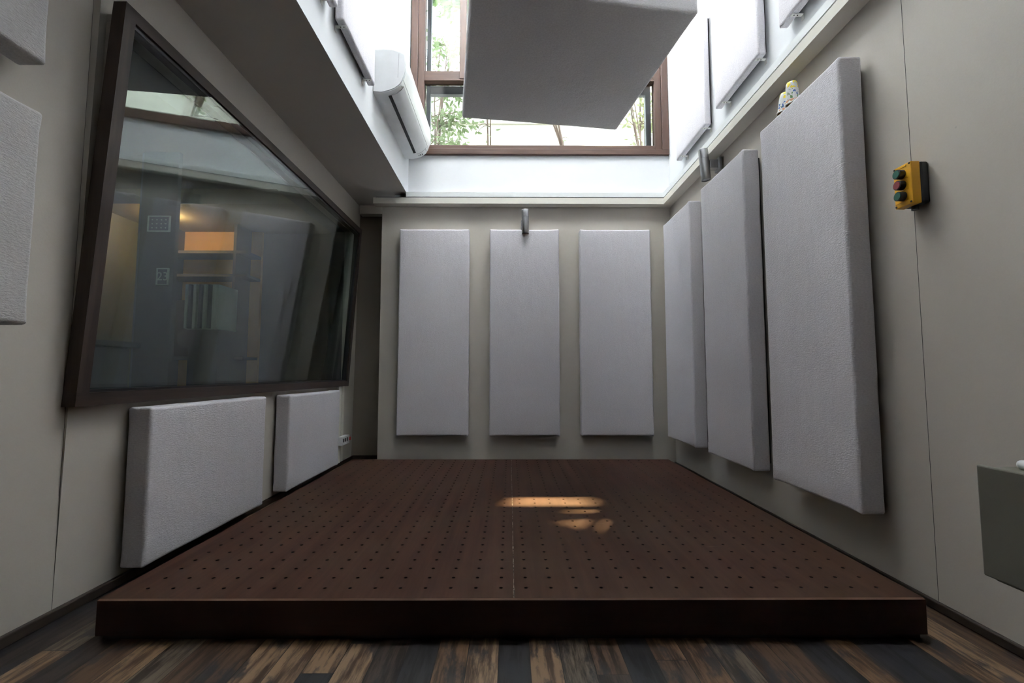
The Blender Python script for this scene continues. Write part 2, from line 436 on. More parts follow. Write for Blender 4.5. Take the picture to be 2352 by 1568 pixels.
# ------------------------------------------------------------------ studio window in the leaning left wall
win = bpy.data.objects.new('window_1', None); link(win); win['kind'] = 'structure'; win.location = (XL, FY0, .69)
LW = Vector(win.location)
def lbm(parts):
    bm = bmesh.new()
    for p in parts: lean_box(bm, *p)
    bmesh.ops.translate(bm, verts=bm.verts, vec=-LW); return bm
Z0, Z1 = .688, 2.113; fw = .046; pr = .046
o = obj('frame', lbm([(FY0, FY1, Z0, Z0+fw, 0, pr), (FY0, FY1, Z1-fw, Z1, 0, pr)]), M['darkwood'], win)
o2 = obj('frame', lbm([(FY0, FY0+fw, Z0+fw, Z1-fw, 0, pr), (FY1-fw, FY1, Z0+fw, Z1-fw, 0, pr)]), M['darkwood_v'], win)
# inner lip that holds the glass
l0 = .014
bk = -.002
obj('inner_lip', lbm([(FY0+fw, FY1-fw, Z0+fw, Z0+fw+.010, bk, pr-.012), (FY0+fw, FY1-fw, Z1-fw-l0, Z1-fw, bk, pr-.010),
     (FY0+fw, FY0+fw+.010, Z0+fw, Z1-fw, bk, pr-.012), (FY1-fw-.010, FY1-fw, Z0+fw, Z1-fw, bk, pr-.012)]), M['black'], win)
# two panes, both leaning a little more than the frame
ya, yb, za, zb = FY0+fw+.003, FY1-fw-.003, Z0+fw+.003, Z1-fw-.003
obj('pane', lbm([(ya, yb, za, zb, .006, .012, .032, .038)]), M['glass'], win)
obj('pane', lbm([(1.585, 4.045, .735, 2.07, -.052, -.046, -.026, -.020)]), M['glass'], win)

rl = bmesh.new()
for a, b in (((XL-T-.01, 1.573, .722), (XL-.004, 1.583, 2.083)), ((XL-T-.01, 4.044, .722), (XL-.004, 4.054, 2.083)), ((XL-T-.01, 1.583, .722), (XL-.004, 4.044, .730)), ((XL-T-.01, 1.583, 2.075), (XL-.004, 4.044, 2.083))):
    bx(rl, Vector(a)-LW, Vector(b)-LW)
obj('reveal_liner', rl, M['slate'], win)

# ------------------------------------------------------------------ back window of the shaft
win = bpy.data.objects.new('window_2', None); link(win); win['kind'] = 'structure'; win.location = (.27, YB, 2.79); LW = Vector(win.location)
def wb(parts, bev=.003):
    bm = bmesh.new()
    for a, b in parts: bx(bm, Vector(a)-LW, Vector(b)-LW, bev, 1)
    return bm
WL, WR = WX+.012, XR-.002; ZB, ZT = 2.795, 4.80
# fixed frame and the sash inside it, each in two steps like the moulding
obj('frame', wb([((WL, YB-.03, ZB), (WR, YB+.08, ZB+.052)), ((WL, YB-.03, ZT-.05), (WR, YB+.08, ZT))]), M['mahog'], win)
obj('frame', wb([((WL, YB-.03, ZB+.05), (WL+.062, YB+.08, ZT-.05)), ((WR-.062, YB-.03, ZB+.05), (WR, YB+.08, ZT-.05))]), M['mahog_v'], win)
obj('sash', wb([((WL+.125, YB-.012, ZB+.052), (WR-.125, YB+.06, ZB+.095)), ((WL+.125, YB-.012, 3.50), (WR-.125, YB+.06, 3.60)), ((WL+.125, YB-.028, 3.496), (WR-.125, YB+.05, 3.512))]), M['mahog'], win)
obj('sash', wb([((WL+.062, YB-.012, ZB+.052), (WL+.125, YB+.06, ZT-.05)), ((WR-.125, YB-.012, ZB+.052), (WR-.062, YB+.06, ZT-.05)),
     ((-.468, YB-.035, 3.51), (-.405, YB+.06, ZT-.05))]), M['mahog_v'], win)
p = obj('pane', wb([((WL+.12, YB+.02, ZB+.09), (WR-.12, YB+.026, 3.505))], 0), M['glass_out'], win)
p = obj('pane', wb([((WL+.12, YB+.02, 3.595), (-.46, YB+.026, ZT-.05))], 0), M['glass_out'], win)
p = obj('pane', wb([((-.41, YB+.02, 3.595), (WR-.12, YB+.026, ZT-.05))], 0), M['glass_out'], win)
a = obj('outer_rail', wb([((WL+.125, YB+.09, ZB+.09), (WL+.165, YB+.14, ZT)), ((WR-.175, YB+.09, ZB+.09), (WR-.125, YB+.14, ZT)), ((WL+.165, YB+.09, 3.44), (WR-.175, YB+.14, 3.52))]), M['alu'], win)
a['label'] = 'blue-grey outer aluminium rail'
# unseen opal roof light, added to light the shaft and room from above
win = bpy.data.objects.new('window_3', None); link(win); win['kind'] = 'structure'; win.location = (.27, 3, WT); LW = Vector(win.location)
obj('pane', wb([((WX+.12, KY0, WT+.05), (XR-.12, KY1, WT+.058))], 0), M['opal'], win)
obj('frame', wb([((.24, KY0, WT+.02), (.30, KY1, WT+.05))]), M['mahog_v'], win)

# ------------------------------------------------------------------ acoustic panels
gb = 'tall white panels on the back wall'
for (x0, x1), lab in zip([(-.975, -.36), (-.177, .434), (.618, 1.243)],
        ['tall white fabric acoustic panel on back wall, left one, nearest the dark recess',
         'tall white fabric acoustic panel in middle of back wall, behind the steel spotlight',
         'tall white fabric acoustic panel on back wall, right one, nearest the room corner']):
    panel((x0, 3.947, .268), (x1, 4.035, 2.072), 'y+', lab, gb, gap=.013)
gr = 'tall white panels on the right wall'
for (y0, y1), lab in zip([(1.768, 2.355), (2.537, 3.118), (3.325, 3.90)],
        ['largest white fabric acoustic panel on right wall, closest to viewer, paper cups on its top',
         'middle tall white fabric acoustic panel on right wall, just below the tilted steel spotlight',
         'farthest tall white fabric acoustic panel on right wall, beside the back corner']):
    panel((1.34, y0, .267), (1.437, y1, 2.093), 'x+', lab, gr, gap=.021)
gl = 'short wide panels under the studio window'
panel((-1.472, 1.775, .068), (-1.38, 2.608, .668), 'x-', 'wide white fabric acoustic panel under the dark framed window, nearer one', gl, gap=.016)
panel((-1.472, 2.885, .068), (-1.38, 3.732, .662), 'x-', 'white fabric acoustic panel under the dark framed window, farther one beside the socket', gl, gap=.016)
gn = 'panels on the near left wall'
panel((-1.466, .10, .938), (-1.38, 1.302, 1.566), 'x-', 'grey fabric acoustic panel at left picture edge, lower of two beside window frame', gn, mat='fabric_grey', gap=.022)
panel((-1.466, .10, 1.712), (-1.38, 1.300, 2.34), 'x-', 'grey fabric acoustic panel cut off by top left picture corner, with bracket under it', gn, [1.13], mat='fabric_grey', gap=.022)
gw = 'white panels high on the right side of the light shaft'
panel((1.392, 3.13, 2.578), (1.44, 3.69, 3.44), 'x+', 'white fabric panel high in light shaft right side, farthest, next to the brown window frame', gw, [3.18, 3.60], gap=.019)
panel((1.392, 2.425, 2.59), (1.44, 2.963, 3.44), 'x+', 'white fabric panel high in light shaft right side, middle one of the row', gw, [2.47, 2.88], gap=.019)
panel((1.392, 1.68, 2.585), (1.44, 2.235, 3.44), 'x+', 'white fabric panel high in light shaft right side, nearest, mostly cut off', gw, [1.74, 2.14], gap=.019)
gw = 'white panels high on the left side of the light shaft'
panel((-.914, 2.245, 2.64), (-.868, 2.805, 3.50), 'x-', 'white fabric panel high in light shaft left side, right beside the air conditioner', gw, [2.30, 2.74], gap=.015)
panel((-.914, 1.60, 2.64), (-.868, 2.175, 3.50), 'x-', 'small corner of white fabric panel at picture top, left side of light shaft', gw, [1.66, 2.12], gap=.015)
# hanging ceiling panel, turned a little about the vertical
PSEED[0] += 1
cl = thing('hanging_acoustic_panel', (.328, 2.847, 2.75), 'large square grey fabric panel hanging level under the skylight in front of window', 'acoustic panel')
cl.rotation_euler = (0, 0, math.radians(7.9))
o = obj('fabric_cover', upholstered((1.235, 1.21, .12), r=.02, seed=5), M['fabric_grey'], cl, True); o.location = (-.6175, -.605, 0)
for sx in (-.5, .5):
    for sy in (-.5, .5):
        bm = bmesh.new(); cyl(bm, (sx, sy, .10), (sx, sy, WT-2.75), .0022, n=8); obj('wire', bm, M['steel'], cl)
        bm = bmesh.new(); lathe(bm, [(0, .118), (.014, .118), (.014, .126), (.006, .132), (0, .132)], 12, Matrix.Translation((sx, sy, 0))); obj('eye_screw', bm, M['steel'], cl)

# ------------------------------------------------------------------ perforated stage platform
SX0, SX1, SY0, SY1, SZ = -1.240, 1.262, 1.425, 3.665, .122
st = thing('stage_platform', (.01, 2.54, 0), 'low brown plywood platform with peg hole top filling the room', 'platform')
LS = Vector(st.location)
def deck_half(x0, x1, cols):
    bm = bmesh.new(); rows = [1.495+.0728*i for i in range(30)]; e = .004
    xb = [x0]+[(a+b)/2 for a, b in zip(cols, cols[1:])]+[x1]; yb = [SY0+e]+[(a+b)/2 for a, b in zip(rows, rows[1:])]+[SY1-e]
    cache = {}
    def V(x, y):
        k = (round(x, 5), round(y, 5))
        if k not in cache: cache[k] = bm.verts.new(Vector((x, y, SZ))-LS)
        return cache[k]
    for i, cx in enumerate(cols):
        for j, cy in enumerate(rows):
            a, b, c, d = xb[i], xb[i+1], yb[j], yb[j+1]; mx, my = (a+b)/2, (c+d)/2
            outer = [V(b, my), V(b, d), V(mx, d), V(a, d), V(a, my), V(a, c), V(mx, c), V(b, c)]
            ring_, low = [], []
            rr = .0062
            for k in range(8):
                an = k*math.pi/4
                ring_.append(bm.verts.new(Vector((cx+rr*math.cos(an), cy+rr*math.sin(an), SZ))-LS)); low.append(bm.verts.new(Vector((cx+rr*math.cos(an), cy+rr*math.sin(an), SZ-.017))-LS))
            for k in range(8):
                k2 = (k+1) % 8
                bm.faces.new((outer[k], outer[k2], ring_[k2], ring_[k])); f = bm.faces.new((ring_[k], ring_[k2], low[k2], low[k])); f.material_index = 1
    return bm
SEAM = .0135
obj('deck_board', deck_half(SX0+.004, SEAM-.001, [-.027-.0797*k for k in range(14, -1, -1)]), [M['deck'], M['black']], st)
obj('deck_board', deck_half(SEAM+.001, SX1-.004, [.052+.0797*k for k in range(15)]), [M['deck'], M['black']], st)
# chipped joint between the two boards
bm = bmesh.new(); n = 220; L_, R_ = [], []
for i in range(n+1):
    y = SY0+.006+(SY1-SY0-.012)*i/n; wv = .0011+.0022*max(0, noise.noise(Vector((0, y*14, 3))))
    L_.append(bm.verts.new(Vector((SEAM-wv, y, SZ+.0004))-LS)); R_.append(bm.verts.new(Vector((SEAM+wv*.8, y, SZ+.0004))-LS))
for i in range(n): bm.faces.new((L_[i], R_[i], R_[i+1], L_[i+1]))
o = obj('seam', bm, M['seam'], st); o['label'] = 'chipped pale joint between the two boards'
# worn arris round the deck, fascia boards, recessed plinth
bm = bmesh.new(); e = .0045
o4 = [(SX0, SY0), (SX1, SY0), (SX1, SY1), (SX0, SY1)]; i4 = [(SX0+e, SY0+e), (SX1-e, SY0+e), (SX1-e, SY1-e), (SX0+e, SY1-e)]
A = [bm.verts.new(Vector((x, y, SZ-e))-LS) for x, y in o4]; B = [bm.verts.new(Vector((x, y, SZ))-LS) for x, y in i4]
for i in range(4): bm.faces.new((A[i], A[(i+1) % 4], B[(i+1) % 4], B[i]))
o = obj('worn_edge', bm, M['wear'], st); o['label'] = 'rubbed lighter brown edge'
zf = .016
obj('fascia', box(Vector((SX0, SY0, zf))-LS, Vector((SX1, SY0+.018, SZ-e))-LS), M['fascia'], st)
obj('fascia', box(Vector((SX0, SY1-.018, zf))-LS, Vector((SX1, SY1, SZ-e))-LS), M['fascia'], st)
obj('fascia', box(Vector((SX0, SY0+.018, zf))-LS, Vector((SX0+.018, SY1-.018, SZ-e))-LS), M['fascia'], st)
obj('fascia', box(Vector((SX1-.018, SY0+.018, zf))-LS, Vector((SX1, SY1-.018, SZ-e))-LS), M['fascia'], st)
obj('plinth', box(Vector((SX0+.012, SY0+.014, 0))-LS, Vector((SX1-.012, SY1-.02, .03))-LS), M['black'], st)
# ------------------------------------------------------------------ air conditioner
ac = thing('air_conditioner', (WX, 3.43, 2.69), 'white wall mounted split air conditioner in the light shaft, left side', 'air conditioner')
LA = Vector(ac.location); y0, y1 = 2.955, 3.925
prof = [(WX, 2.698), (-.868, 2.700), (-.820, 2.706), (-.780, 2.722), (-.748, 2.748), (-.728, 2.782)]     # underside curve
front = [(-.728, 2.782), (-.717, 2.83), (-.712, 2.89), (-.716, 2.965)]
top = [(-.716, 2.965), (-.75, 2.985), (-.80, 2.997), (-.86, 3.002), (WX, 3.002)]
outl = prof+front[1:]+top[1:]
bm = bmesh.new(); polyprism(bm, [(x-LA.x, z-LA.z) for x, z in outl], 1, y0-LA.y, y1-LA.y)
bmesh.ops.bevel(bm, geom=[e for e in bm.edges if abs(e.verts[0].co.y-e.verts[1].co.y) < 1e-6], offset=.006, segments=2, affect='EDGES')
smooth_by_angle(obj('body', bm, M['plastic'], ac), 50)
def strip_shell(pts, off, ya, yb):
    """thin curved shell standing off an outline (x, z points)"""
    P = []
    for i, (x, z) in enumerate(pts):
        a = pts[max(0, i-1)]; b = pts[min(len(pts)-1, i+1)]; tx, tz = b[0]-a[0], b[1]-a[1]; l = math.hypot(tx, tz)
        P.append((x+tz/l*off, z-tx/l*off))
    bm = bmesh.new(); polyprism(bm, [(x-LA.x, z-LA.z) for x, z in list(pts)+P[::-1]], 1, ya-LA.y, yb-LA.y); return bm
smooth_by_angle(obj('front_cover', strip_shell([(-.730, 2.790), (-.717, 2.83), (-.712, 2.89), (-.716, 2.962)], .006, y0+.012, y1-.012), M['plastic'], ac), 50)
def along(a, b, k=6): return [(a[0]+(b[0]-a[0])*i/k, a[1]+(b[1]-a[1])*i/k) for i in range(k+1)]
# vane (closed), dark slot behind it
smooth_by_angle(obj('vane', strip_shell([(-.812, 2.710), (-.780, 2.722), (-.748, 2.748), (-.7345, 2.770)], .005, y0+.05, y1-.085), M['plastic'], ac), 50)
smooth_by_angle(obj('vane_joint', strip_shell([(-.8125, 2.709), (-.780, 2.7215), (-.748, 2.7475), (-.7345, 2.769)], .0055, y0+.046, y0+.049), M['plastic_grey'], ac), 50)
smooth_by_angle(obj('vane_joint', strip_shell([(-.8125, 2.709), (-.780, 2.7215), (-.748, 2.7475), (-.7345, 2.769)], .0055, y1-.084, y1-.081), M['plastic_grey'], ac), 50)
obj('air_slot', strip_shell([(-.836, 2.703), (-.824, 2.7052), (-.815, 2.708)], .003, y0+.05, y1-.105), M['black'], ac)
smooth_by_angle(obj('vane_joint', strip_shell([(-.7435, 2.755), (-.739, 2.763)], .0016, y0+.03, y1-.02), M['plastic_grey'], ac), 50)
bm = bmesh.new()
polyprism(bm, [(-.762-LA.x, 2.80-LA.z), (-.759-LA.x, 2.80-LA.z), (-.755-LA.x, 2.972-LA.z), (-.758-LA.x, 2.972-LA.z)], 1, y0-.001-LA.y, y0+.004-LA.y)
obj('side_joint', bm, M['plastic_grey'], ac)
bm = bmesh.new()      # concentric screw cover marks on the end cap
for r_ in (.020, .032):
    lathe(bm, [(r_, -.0006), (r_+.0015, -.0006), (r_+.0015, .0006), (r_, .0006)], 24, Matrix.Translation((-.90-LA.x, y0-LA.y, 2.80-LA.z)) @ Matrix.Rotation(math.pi/2, 4, 'X') @ Matrix.Diagonal((.8, 1.3, 1, 1)))
obj('screw_cover', bm, M['plastic'], ac)
bm = bmesh.new()      # small grey marks and display at the far lower corner
for ya, la, xa in ((y1-.055, .018, -.772), (y1-.050, .006, -.80), (y1-.053, .012, -.786)):
    z_ = 2.722-.012*((-.772-xa)/.03)
    bx(bm, Vector((xa-.003, ya, z_-.0035))-LA, Vector((xa+.004, ya+la, z_+.001))-LA)
o = obj('display_mark', bm, M['blackplastic'], ac); o['label'] = 'tiny dark marks at the far lower corner'
# ------------------------------------------------------------------ steel wall spotlights
def spotlight(label, origin, rotz, tilt=0, gasket=True):
    """origin on the wall; local -y points into the room"""
    t = thing('wall_spotlight', origin, label, 'wall light', 'brushed steel wall spotlights'); t.rotation_euler = (0, 0, rotz)
    R = .0315; H = .215; yc = -.118
    mt = Matrix.Translation((0, yc, 0)) @ Matrix.Rotation(tilt, 4, 'X')
    bm = bmesh.new()
    lathe(bm, [(R-.004, H/2-.012), (R-.003, H/2-.001), (R-.001, H/2), (R, H/2-.002), (R, H/2-.063), (R-.0012, H/2-.0645), (R, H/2-.066), (R, -H/2+.003), (R-.001, -H/2), (R-.004, -H/2), (R-.005, -H/2+.008)], 40, mt)
    smooth_by_angle(obj('tube', bm, M['steel'], t), 30)
    for s in (1, -1):
        bm = bmesh.new(); cyl(bm, mt @ Vector((0, 0, s*(H/2-.010))), mt @ Vector((0, 0, s*(H/2-.006))), R-.003, n=32)
        obj('lens', bm, M['plastic_grey'], t)
    bm = bmesh.new(); bx(bm, (-.026, yc+.028, -.030), (.026, -.030, .030), .003, 2); obj('arm', bm, M['steel'], t)
    bm = bmesh.new(); bx(bm, (-.036, -.034, -.045), (.036, -.012, .045), .004, 2); obj('wall_plate', bm, M['steel'], t)
    if gasket:
        bm = bmesh.new(); bx(bm, (-.038, -.012, -.047), (.038, 0, .047), .002, 1); g = obj('gasket', bm, M['gasket'], t); g['label'] = 'clear plastic spacer'
    return t
spotlight('brushed steel tube spotlight on back wall above the middle tall panel', (.136, YB, 2.135), 0, 0)
spotlight('tilted brushed steel tube spotlight on right wall above middle tall panel', (XR, 3.04, 2.235), -math.pi/2, math.radians(4.5))

# ------------------------------------------------------------------ yellow push button box
bb = thing('control_box', (XR, 1.57, 1.395), 'yellow and black push button box with three buttons on right wall', 'control box')
LB = Vector(bb.location)
def Bx(x0, y0, z0, x1, y1, z1, bev=.003): return box(Vector((x0, y0, z0))-LB, Vector((x1, y1, z1))-LB, bev)
obj('base', Bx(1.428, 1.531, 1.392, XR, 1.604, 1.541, .008), M['blackplastic'], bb)
cov = obj('cover', Bx(1.396, 1.531, 1.392, 1.428, 1.604, 1.541, .003), M['yellow'], bb)
def disc_x(xa, xb, y, z, r, n=28, bev=None):
    bm = bmesh.new(); cyl(bm, Vector((xa, y, z))-LB, Vector((xb, y, z))-LB, r, n=n); return bm
for z, mname, lab in ((1.507, 'green_button', 'dark green button, top'), (1.467, 'red_button', 'dull red button, middle'), (1.427, 'green_button', 'dark green button, bottom')):
    c = smooth_by_angle(obj('button_collar', disc_x(1.396, 1.376, 1.5685, z, .0165), M['blackplastic'], bb))
    c2 = smooth_by_angle(obj('button', disc_x(1.377, 1.3735, 1.5685, z, .0132), M[mname], c)); c2['label'] = lab
for y, z in ((1.537, 1.398), (1.598, 1.398), (1.537, 1.535), (1.598, 1.535)):
    obj('screw', disc_x(1.398, 1.3945, y, z, .0035, 10), M['screw'], bb)
for z in (1.487, 1.447, 1.409): obj('ridge', Bx(1.3945, 1.545, z-.001, 1.397, 1.600, z+.001, 0), M['yellow'], cov)
obj('logo_ridge', Bx(1.3945, 1.550, 1.531, 1.397, 1.585, 1.536, 0), M['yellow'], cov)
bm = bmesh.new(); cyl(bm, Vector((1.435, 1.5675, 1.392))-LB, Vector((1.435, 1.5675, 1.378))-LB, .011, n=16); smooth_by_angle(obj('cable_gland', bm, M['blackplastic'], bb))

# ------------------------------------------------------------------ grey case on the right wall at the picture edge
gc = thing('electrical_case', (XR, 1.05, .237), 'dark grey metal case on right wall, cut off by right picture edge', 'wall box'); LG = Vector(gc.location)
obj('body', box(Vector((1.318, .76, .240))-LG, Vector((XR, 1.272, .545))-LG, .006), M['green_grey'], gc)
obj('door', box(Vector((1.296, .752, .252))-LG, Vector((1.312, 1.280, .549))-LG, .004), M['green_grey'], gc)
obj('seal', box(Vector((1.311, .765, .256))-LG, Vector((1.319, 1.267, .543))-LG), M['black'], gc)
bm = bmesh.new(); cyl(bm, Vector((1.2965, 1.150, .487))-LG, Vector((1.2925, 1.150, .487))-LG, .007, n=16); o = obj('indicator', bm, mat_emit('red_indicator', (1, .08, .03), 2.5), gc); o['label'] = 'small glowing red indicator'
rb = thing('remote_control', (1.372, 1.148, .5455), 'white rounded plastic piece lying on the grey case, at right picture edge', 'remote control')
obj('body', box((-.022, -.085, 0), (.022, .085, .026), .012, 4), M['plastic'], rb, True)
obj('battery_cover', box((-.012, -.06, .0255), (.012, -.01, .0272), .001, 1), M['plastic_grey'], rb)

# ------------------------------------------------------------------ socket strip and its trunking on left wall
tk = thing('cable_trunking', (XL+.004, 4.03, .035), 'pale upright cable trunking on left wall below window, far end', 'cable trunking')
LT = Vector(tk.location)
obj('channel', box(Vector((XL, 3.915, .035))-LT, Vector((XL+.030, 3.985, .688))-LT, .002), M['trimpaint'], tk)
obj('channel', box(Vector((XL, 4.02, .035))-LT, Vector((XL+.022, 4.07, .688))-LT, .002), M['trimpaint'], tk)
ss = thing('socket_strip', (XL+.030, 4.0, .19), 'white socket strip with red switch on trunking beside farther low panel', 'power socket'); LSs = Vector(ss.location)
obj('body', box(Vector((XL+.030, 3.905, .188))-LSs, Vector((XL+.075, 4.075, .262))-LSs, .004), M['plastic'], ss)
for i in range(3):
    y = 3.93+.045*i
    bm = bmesh.new(); bx(bm, Vector((XL+.0745, y-.014, .215))-LSs, Vector((XL+.0765, y+.014, .245))-LSs); obj('socket', bm, M['blackplastic'], ss)
obj('switch', box(Vector((XL+.052, 4.072, .212))-LSs, Vector((XL+.082, 4.092, .242))-LSs, .004), M['red'], ss)

# ------------------------------------------------------------------ paper cups on top of the near right panel
def cup(label, loc, rot, s=1.0):
    t = thing('paper_cup', loc, label, 'cup', 'paper cups on the near right panel'); t.rotation_euler = rot; t.scale = (s, s, s*1.45)
    bm = bmesh.new(); lathe(bm, [(.037, .002), (.0355, .014), (.0325, .042), (.0295, .068), (.0275, .080), (.023, .086), (.010, .088), (0, .088)], 32)
    smooth_by_angle(obj('wall', bm, M['cup'], t), 60)
    bm = bmesh.new(); lathe(bm, [(.0355, .004), (.034, .020), (.028, .060), (.018, .076), (0, .078)], 32); smooth_by_angle(obj('inside', bm, M['cup_in'], t), 60)
    bm = bmesh.new(); m_ = 40
    rr = [[bm.verts.new(((.0385+.0032*math.cos(q*math.pi/3))*math.cos(2*math.pi*i/m_), (.0385+.0032*math.cos(q*math.pi/3))*math.sin(2*math.pi*i/m_), .003+.0032*math.sin(q*math.pi/3))) for q in range(6)] for i in range(m_)]
    for i in range(m_):
        for q in range(6): bm.faces.new((rr[i][q], rr[(i+1) % m_][q], rr[(i+1) % m_][(q+1) % 6], rr[i][(q+1) % 6]))
    obj('rim', bm, M['cup_rim'], t, True)
    return t

# ------------------------------------------------------------------ control room behind the studio window
CX0, CX1, CY0, CY1 = -4.1, XL-.13, .4, 5.3
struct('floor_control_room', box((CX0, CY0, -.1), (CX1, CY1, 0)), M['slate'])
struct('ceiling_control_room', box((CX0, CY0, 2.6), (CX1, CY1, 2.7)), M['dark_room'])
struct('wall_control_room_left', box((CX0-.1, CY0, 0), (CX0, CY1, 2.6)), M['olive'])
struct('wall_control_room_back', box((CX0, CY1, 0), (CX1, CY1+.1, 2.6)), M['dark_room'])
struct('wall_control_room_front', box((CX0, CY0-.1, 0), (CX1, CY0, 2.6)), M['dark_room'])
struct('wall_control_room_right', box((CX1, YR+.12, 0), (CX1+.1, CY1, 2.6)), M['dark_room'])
cb = thing('tall_cabinet', (-2.67, 3.5, 0), 'tall dark cabinet behind the studio glass carrying two small framed plates', 'cabinet')
obj('body', box((-.14, -.1, 0), (.13, -.06, 2.5), .004), M['slate'], cb)
obj('side_strip', box((-.17, -.08, 0), (-.14, -.05, 2.5), .002), M['bluegrey'], cb)
def plate(label, x, z, w_, h_, glyph=None):
    t = thing('framed_plate', (x, 3.398, z), label, 'sign', 'framed plates on the dark cabinet')
    bm = bmesh.new(); b_ = .009
    for a, b in (((-w_, -h_), (w_, -h_+b_)), ((-w_, h_-b_), (w_, h_)), ((-w_, -h_), (-w_+b_, h_)), ((w_-b_, -h_), (w_, h_))):
        bx(bm, (a[0], -.014, a[1]), (b[0], .001, b[1]), .002, 1)
    obj('rim', bm, M['silver'], t)
    obj('face', box((-w_+.004, -.006, -h_+.004), (w_-.004, 0, h_-.004)), M['bluegrey'], t)
    if glyph:
        cu = bpy.data.curves.new('glyph', 'FONT'); cu.body = glyph; cu.size = h_*1.35; cu.extrude = .0012; cu.align_x = 'CENTER'; cu.align_y = 'CENTER'
        o = bpy.data.objects.new('glyph_text', cu); COL.objects.link(o)
        me = bpy.data.meshes.new_from_object(o.evaluated_get(bpy.context.evaluated_depsgraph_get())); bpy.data.objects.remove(o)
        me.materials.clear(); me.materials.append(M['silver']); g = link(bpy.data.objects.new('numerals', me), t); g.rotation_euler = (math.pi/2, 0, 0); g.location = (0, -.008, 0)
    else:
        for i in range(4):
            for j in range(3):
                bm = bmesh.new(); cyl(bm, (-w_*.6+i*w_*.4, -.006, -h_*.5+j*h_*.5), (-w_*.6+i*w_*.4, -.010, -h_*.5+j*h_*.5), .005, n=10)
                obj('stud', bm, M['silver'], t)
    return t
plate('small square framed plate with numerals behind glass, lower of two', -2.612, 1.524, .046, .066, '23')
plate('dark framed plate of small studs behind glass, upper of two', -2.66, 1.93, .085, .062)
rk = thing('ridged_metal_unit', (-2.73, 4.0, 0), 'pale ridged silver box mounted behind studio glass beside the dark cabinet', 'equipment')
bm = bmesh.new()
bx(bm, (-.14, .02, 0), (.14, .3, .40))
bmesh.ops.translate(bm, verts=bm.verts, vec=(0, 0, 1.19)); obj('body', bm, M['silver'], rk)
obj('pedestal', box((-.13, .05, 0), (.13, .3, 1.19)), M['slate'], rk)
for i, xx in enumerate((-.125, -.095, -.05, -.005, .035, .075, .115)):
    obj('ridge', box((xx-.012, -.01, 1.194), (xx+.010, .022, 1.586), .003), M['silver'] if i % 2 == 0 else M['bluegrey'], rk)
sh = thing('wood_shelf_unit', (-3.35, 5.0, 0), 'warm wooden shelf unit lit orange at the back behind studio glass', 'shelf')
obj('back', box((-.45, .24, .2), (.45, .28, 2.55)), M['orange'], sh)
for z in (.25, .95, 1.86, 2.12): obj('shelf', box((-.45, -.05, z), (.45, .24, z+.03)), M['slate'], sh)
obj('side', box((-.48, -.05, .0), (-.45, .28, 2.55)), M['slate'], sh); obj('side', box((.30, -.05, .0), (.33, .28, 2.55)), M['slate'], sh)
sp = thing('loudspeaker', (-3.40, 4.86, 1.89-.0), 'small dark loudspeaker on shelf behind studio glass', 'loudspeaker')
sp.location = (-3.52, 5.0, .981)
obj('body', box((-.14, -.04, 0), (.14, .2, .62), .01), M['blackplastic'], sp)
for z, r_ in ((.2, .10), (.46, .05)):
    bm = bmesh.new(); cyl(bm, (0, -.052, z), (0, -.038, z), r_, r_*.8, 24); smooth_by_angle(obj('cone', bm, M['slate'], sp))
mo = thing('monitor', (-2.93, 2.9, 1.02), 'blue grey flat monitor behind left end of studio glass', 'monitor')
obj('screen', box((-.30, 0, .12), (.25, .03, .48), .004), M['bluegrey'], mo)
obj('stand', box((-.03, .03, 0), (.03, .05, .2)), M['blackplastic'], mo); obj('foot', box((-.12, -.06, 0), (.12, .12, .015), .003), M['blackplastic'], mo)
dk = thing('mixing_desk', (-2.95, 2.95, 0), 'dark desk behind the studio glass under the monitor', 'desk')
obj('top', box((-.7, -.4, .98), (.28, .35, 1.02), .005), M['slate'], dk)
for x in (-.65, .22): obj('side_panel', box((x-.02, -.35, 0), (x+.02, .3, .98)), M['slate'], dk)
# small warm lamp that lights the shelf
lp = thing('shelf_lamp', (-3.55, 4.7, 2.45), 'small warm lamp glowing behind the studio glass', 'lamp')
bm = bmesh.new(); bmesh.ops.create_uvsphere(bm, u_segments=16, v_segments=10, radius=.03); obj('bulb', bm, M['bulb'], lp, True)
bm = bmesh.new(); cyl(bm, (0, 0, .03), (0, 0, .15), .012, n=12); obj('holder', bm, M['blackplastic'], lp)
pl = bpy.data.lights.new('shelf_lamp_light', 'POINT'); pl.energy = 14; pl.color = (1, .62, .28); pl.shadow_soft_size = .05
po = bpy.data.objects.new('shelf_lamp_light', pl); COL.objects.link(po); po.location = (-3.55, 4.67, 2.36)
# unseen ceiling light added to brighten the control room
cl_ = thing('added_ceiling_light', (-2.6, 2.0, 2.6), 'unseen dim round ceiling light added to brighten the room behind the studio glass', 'ceiling light')
bm = bmesh.new(); lathe(bm, [(0, -.03), (.11, -.03), (.12, -.02), (.12, 0), (0, 0)], 32); obj('diffuser', bm, mat_emit('dim_white_diffuser', (.9, 1, .95), 4), cl_)

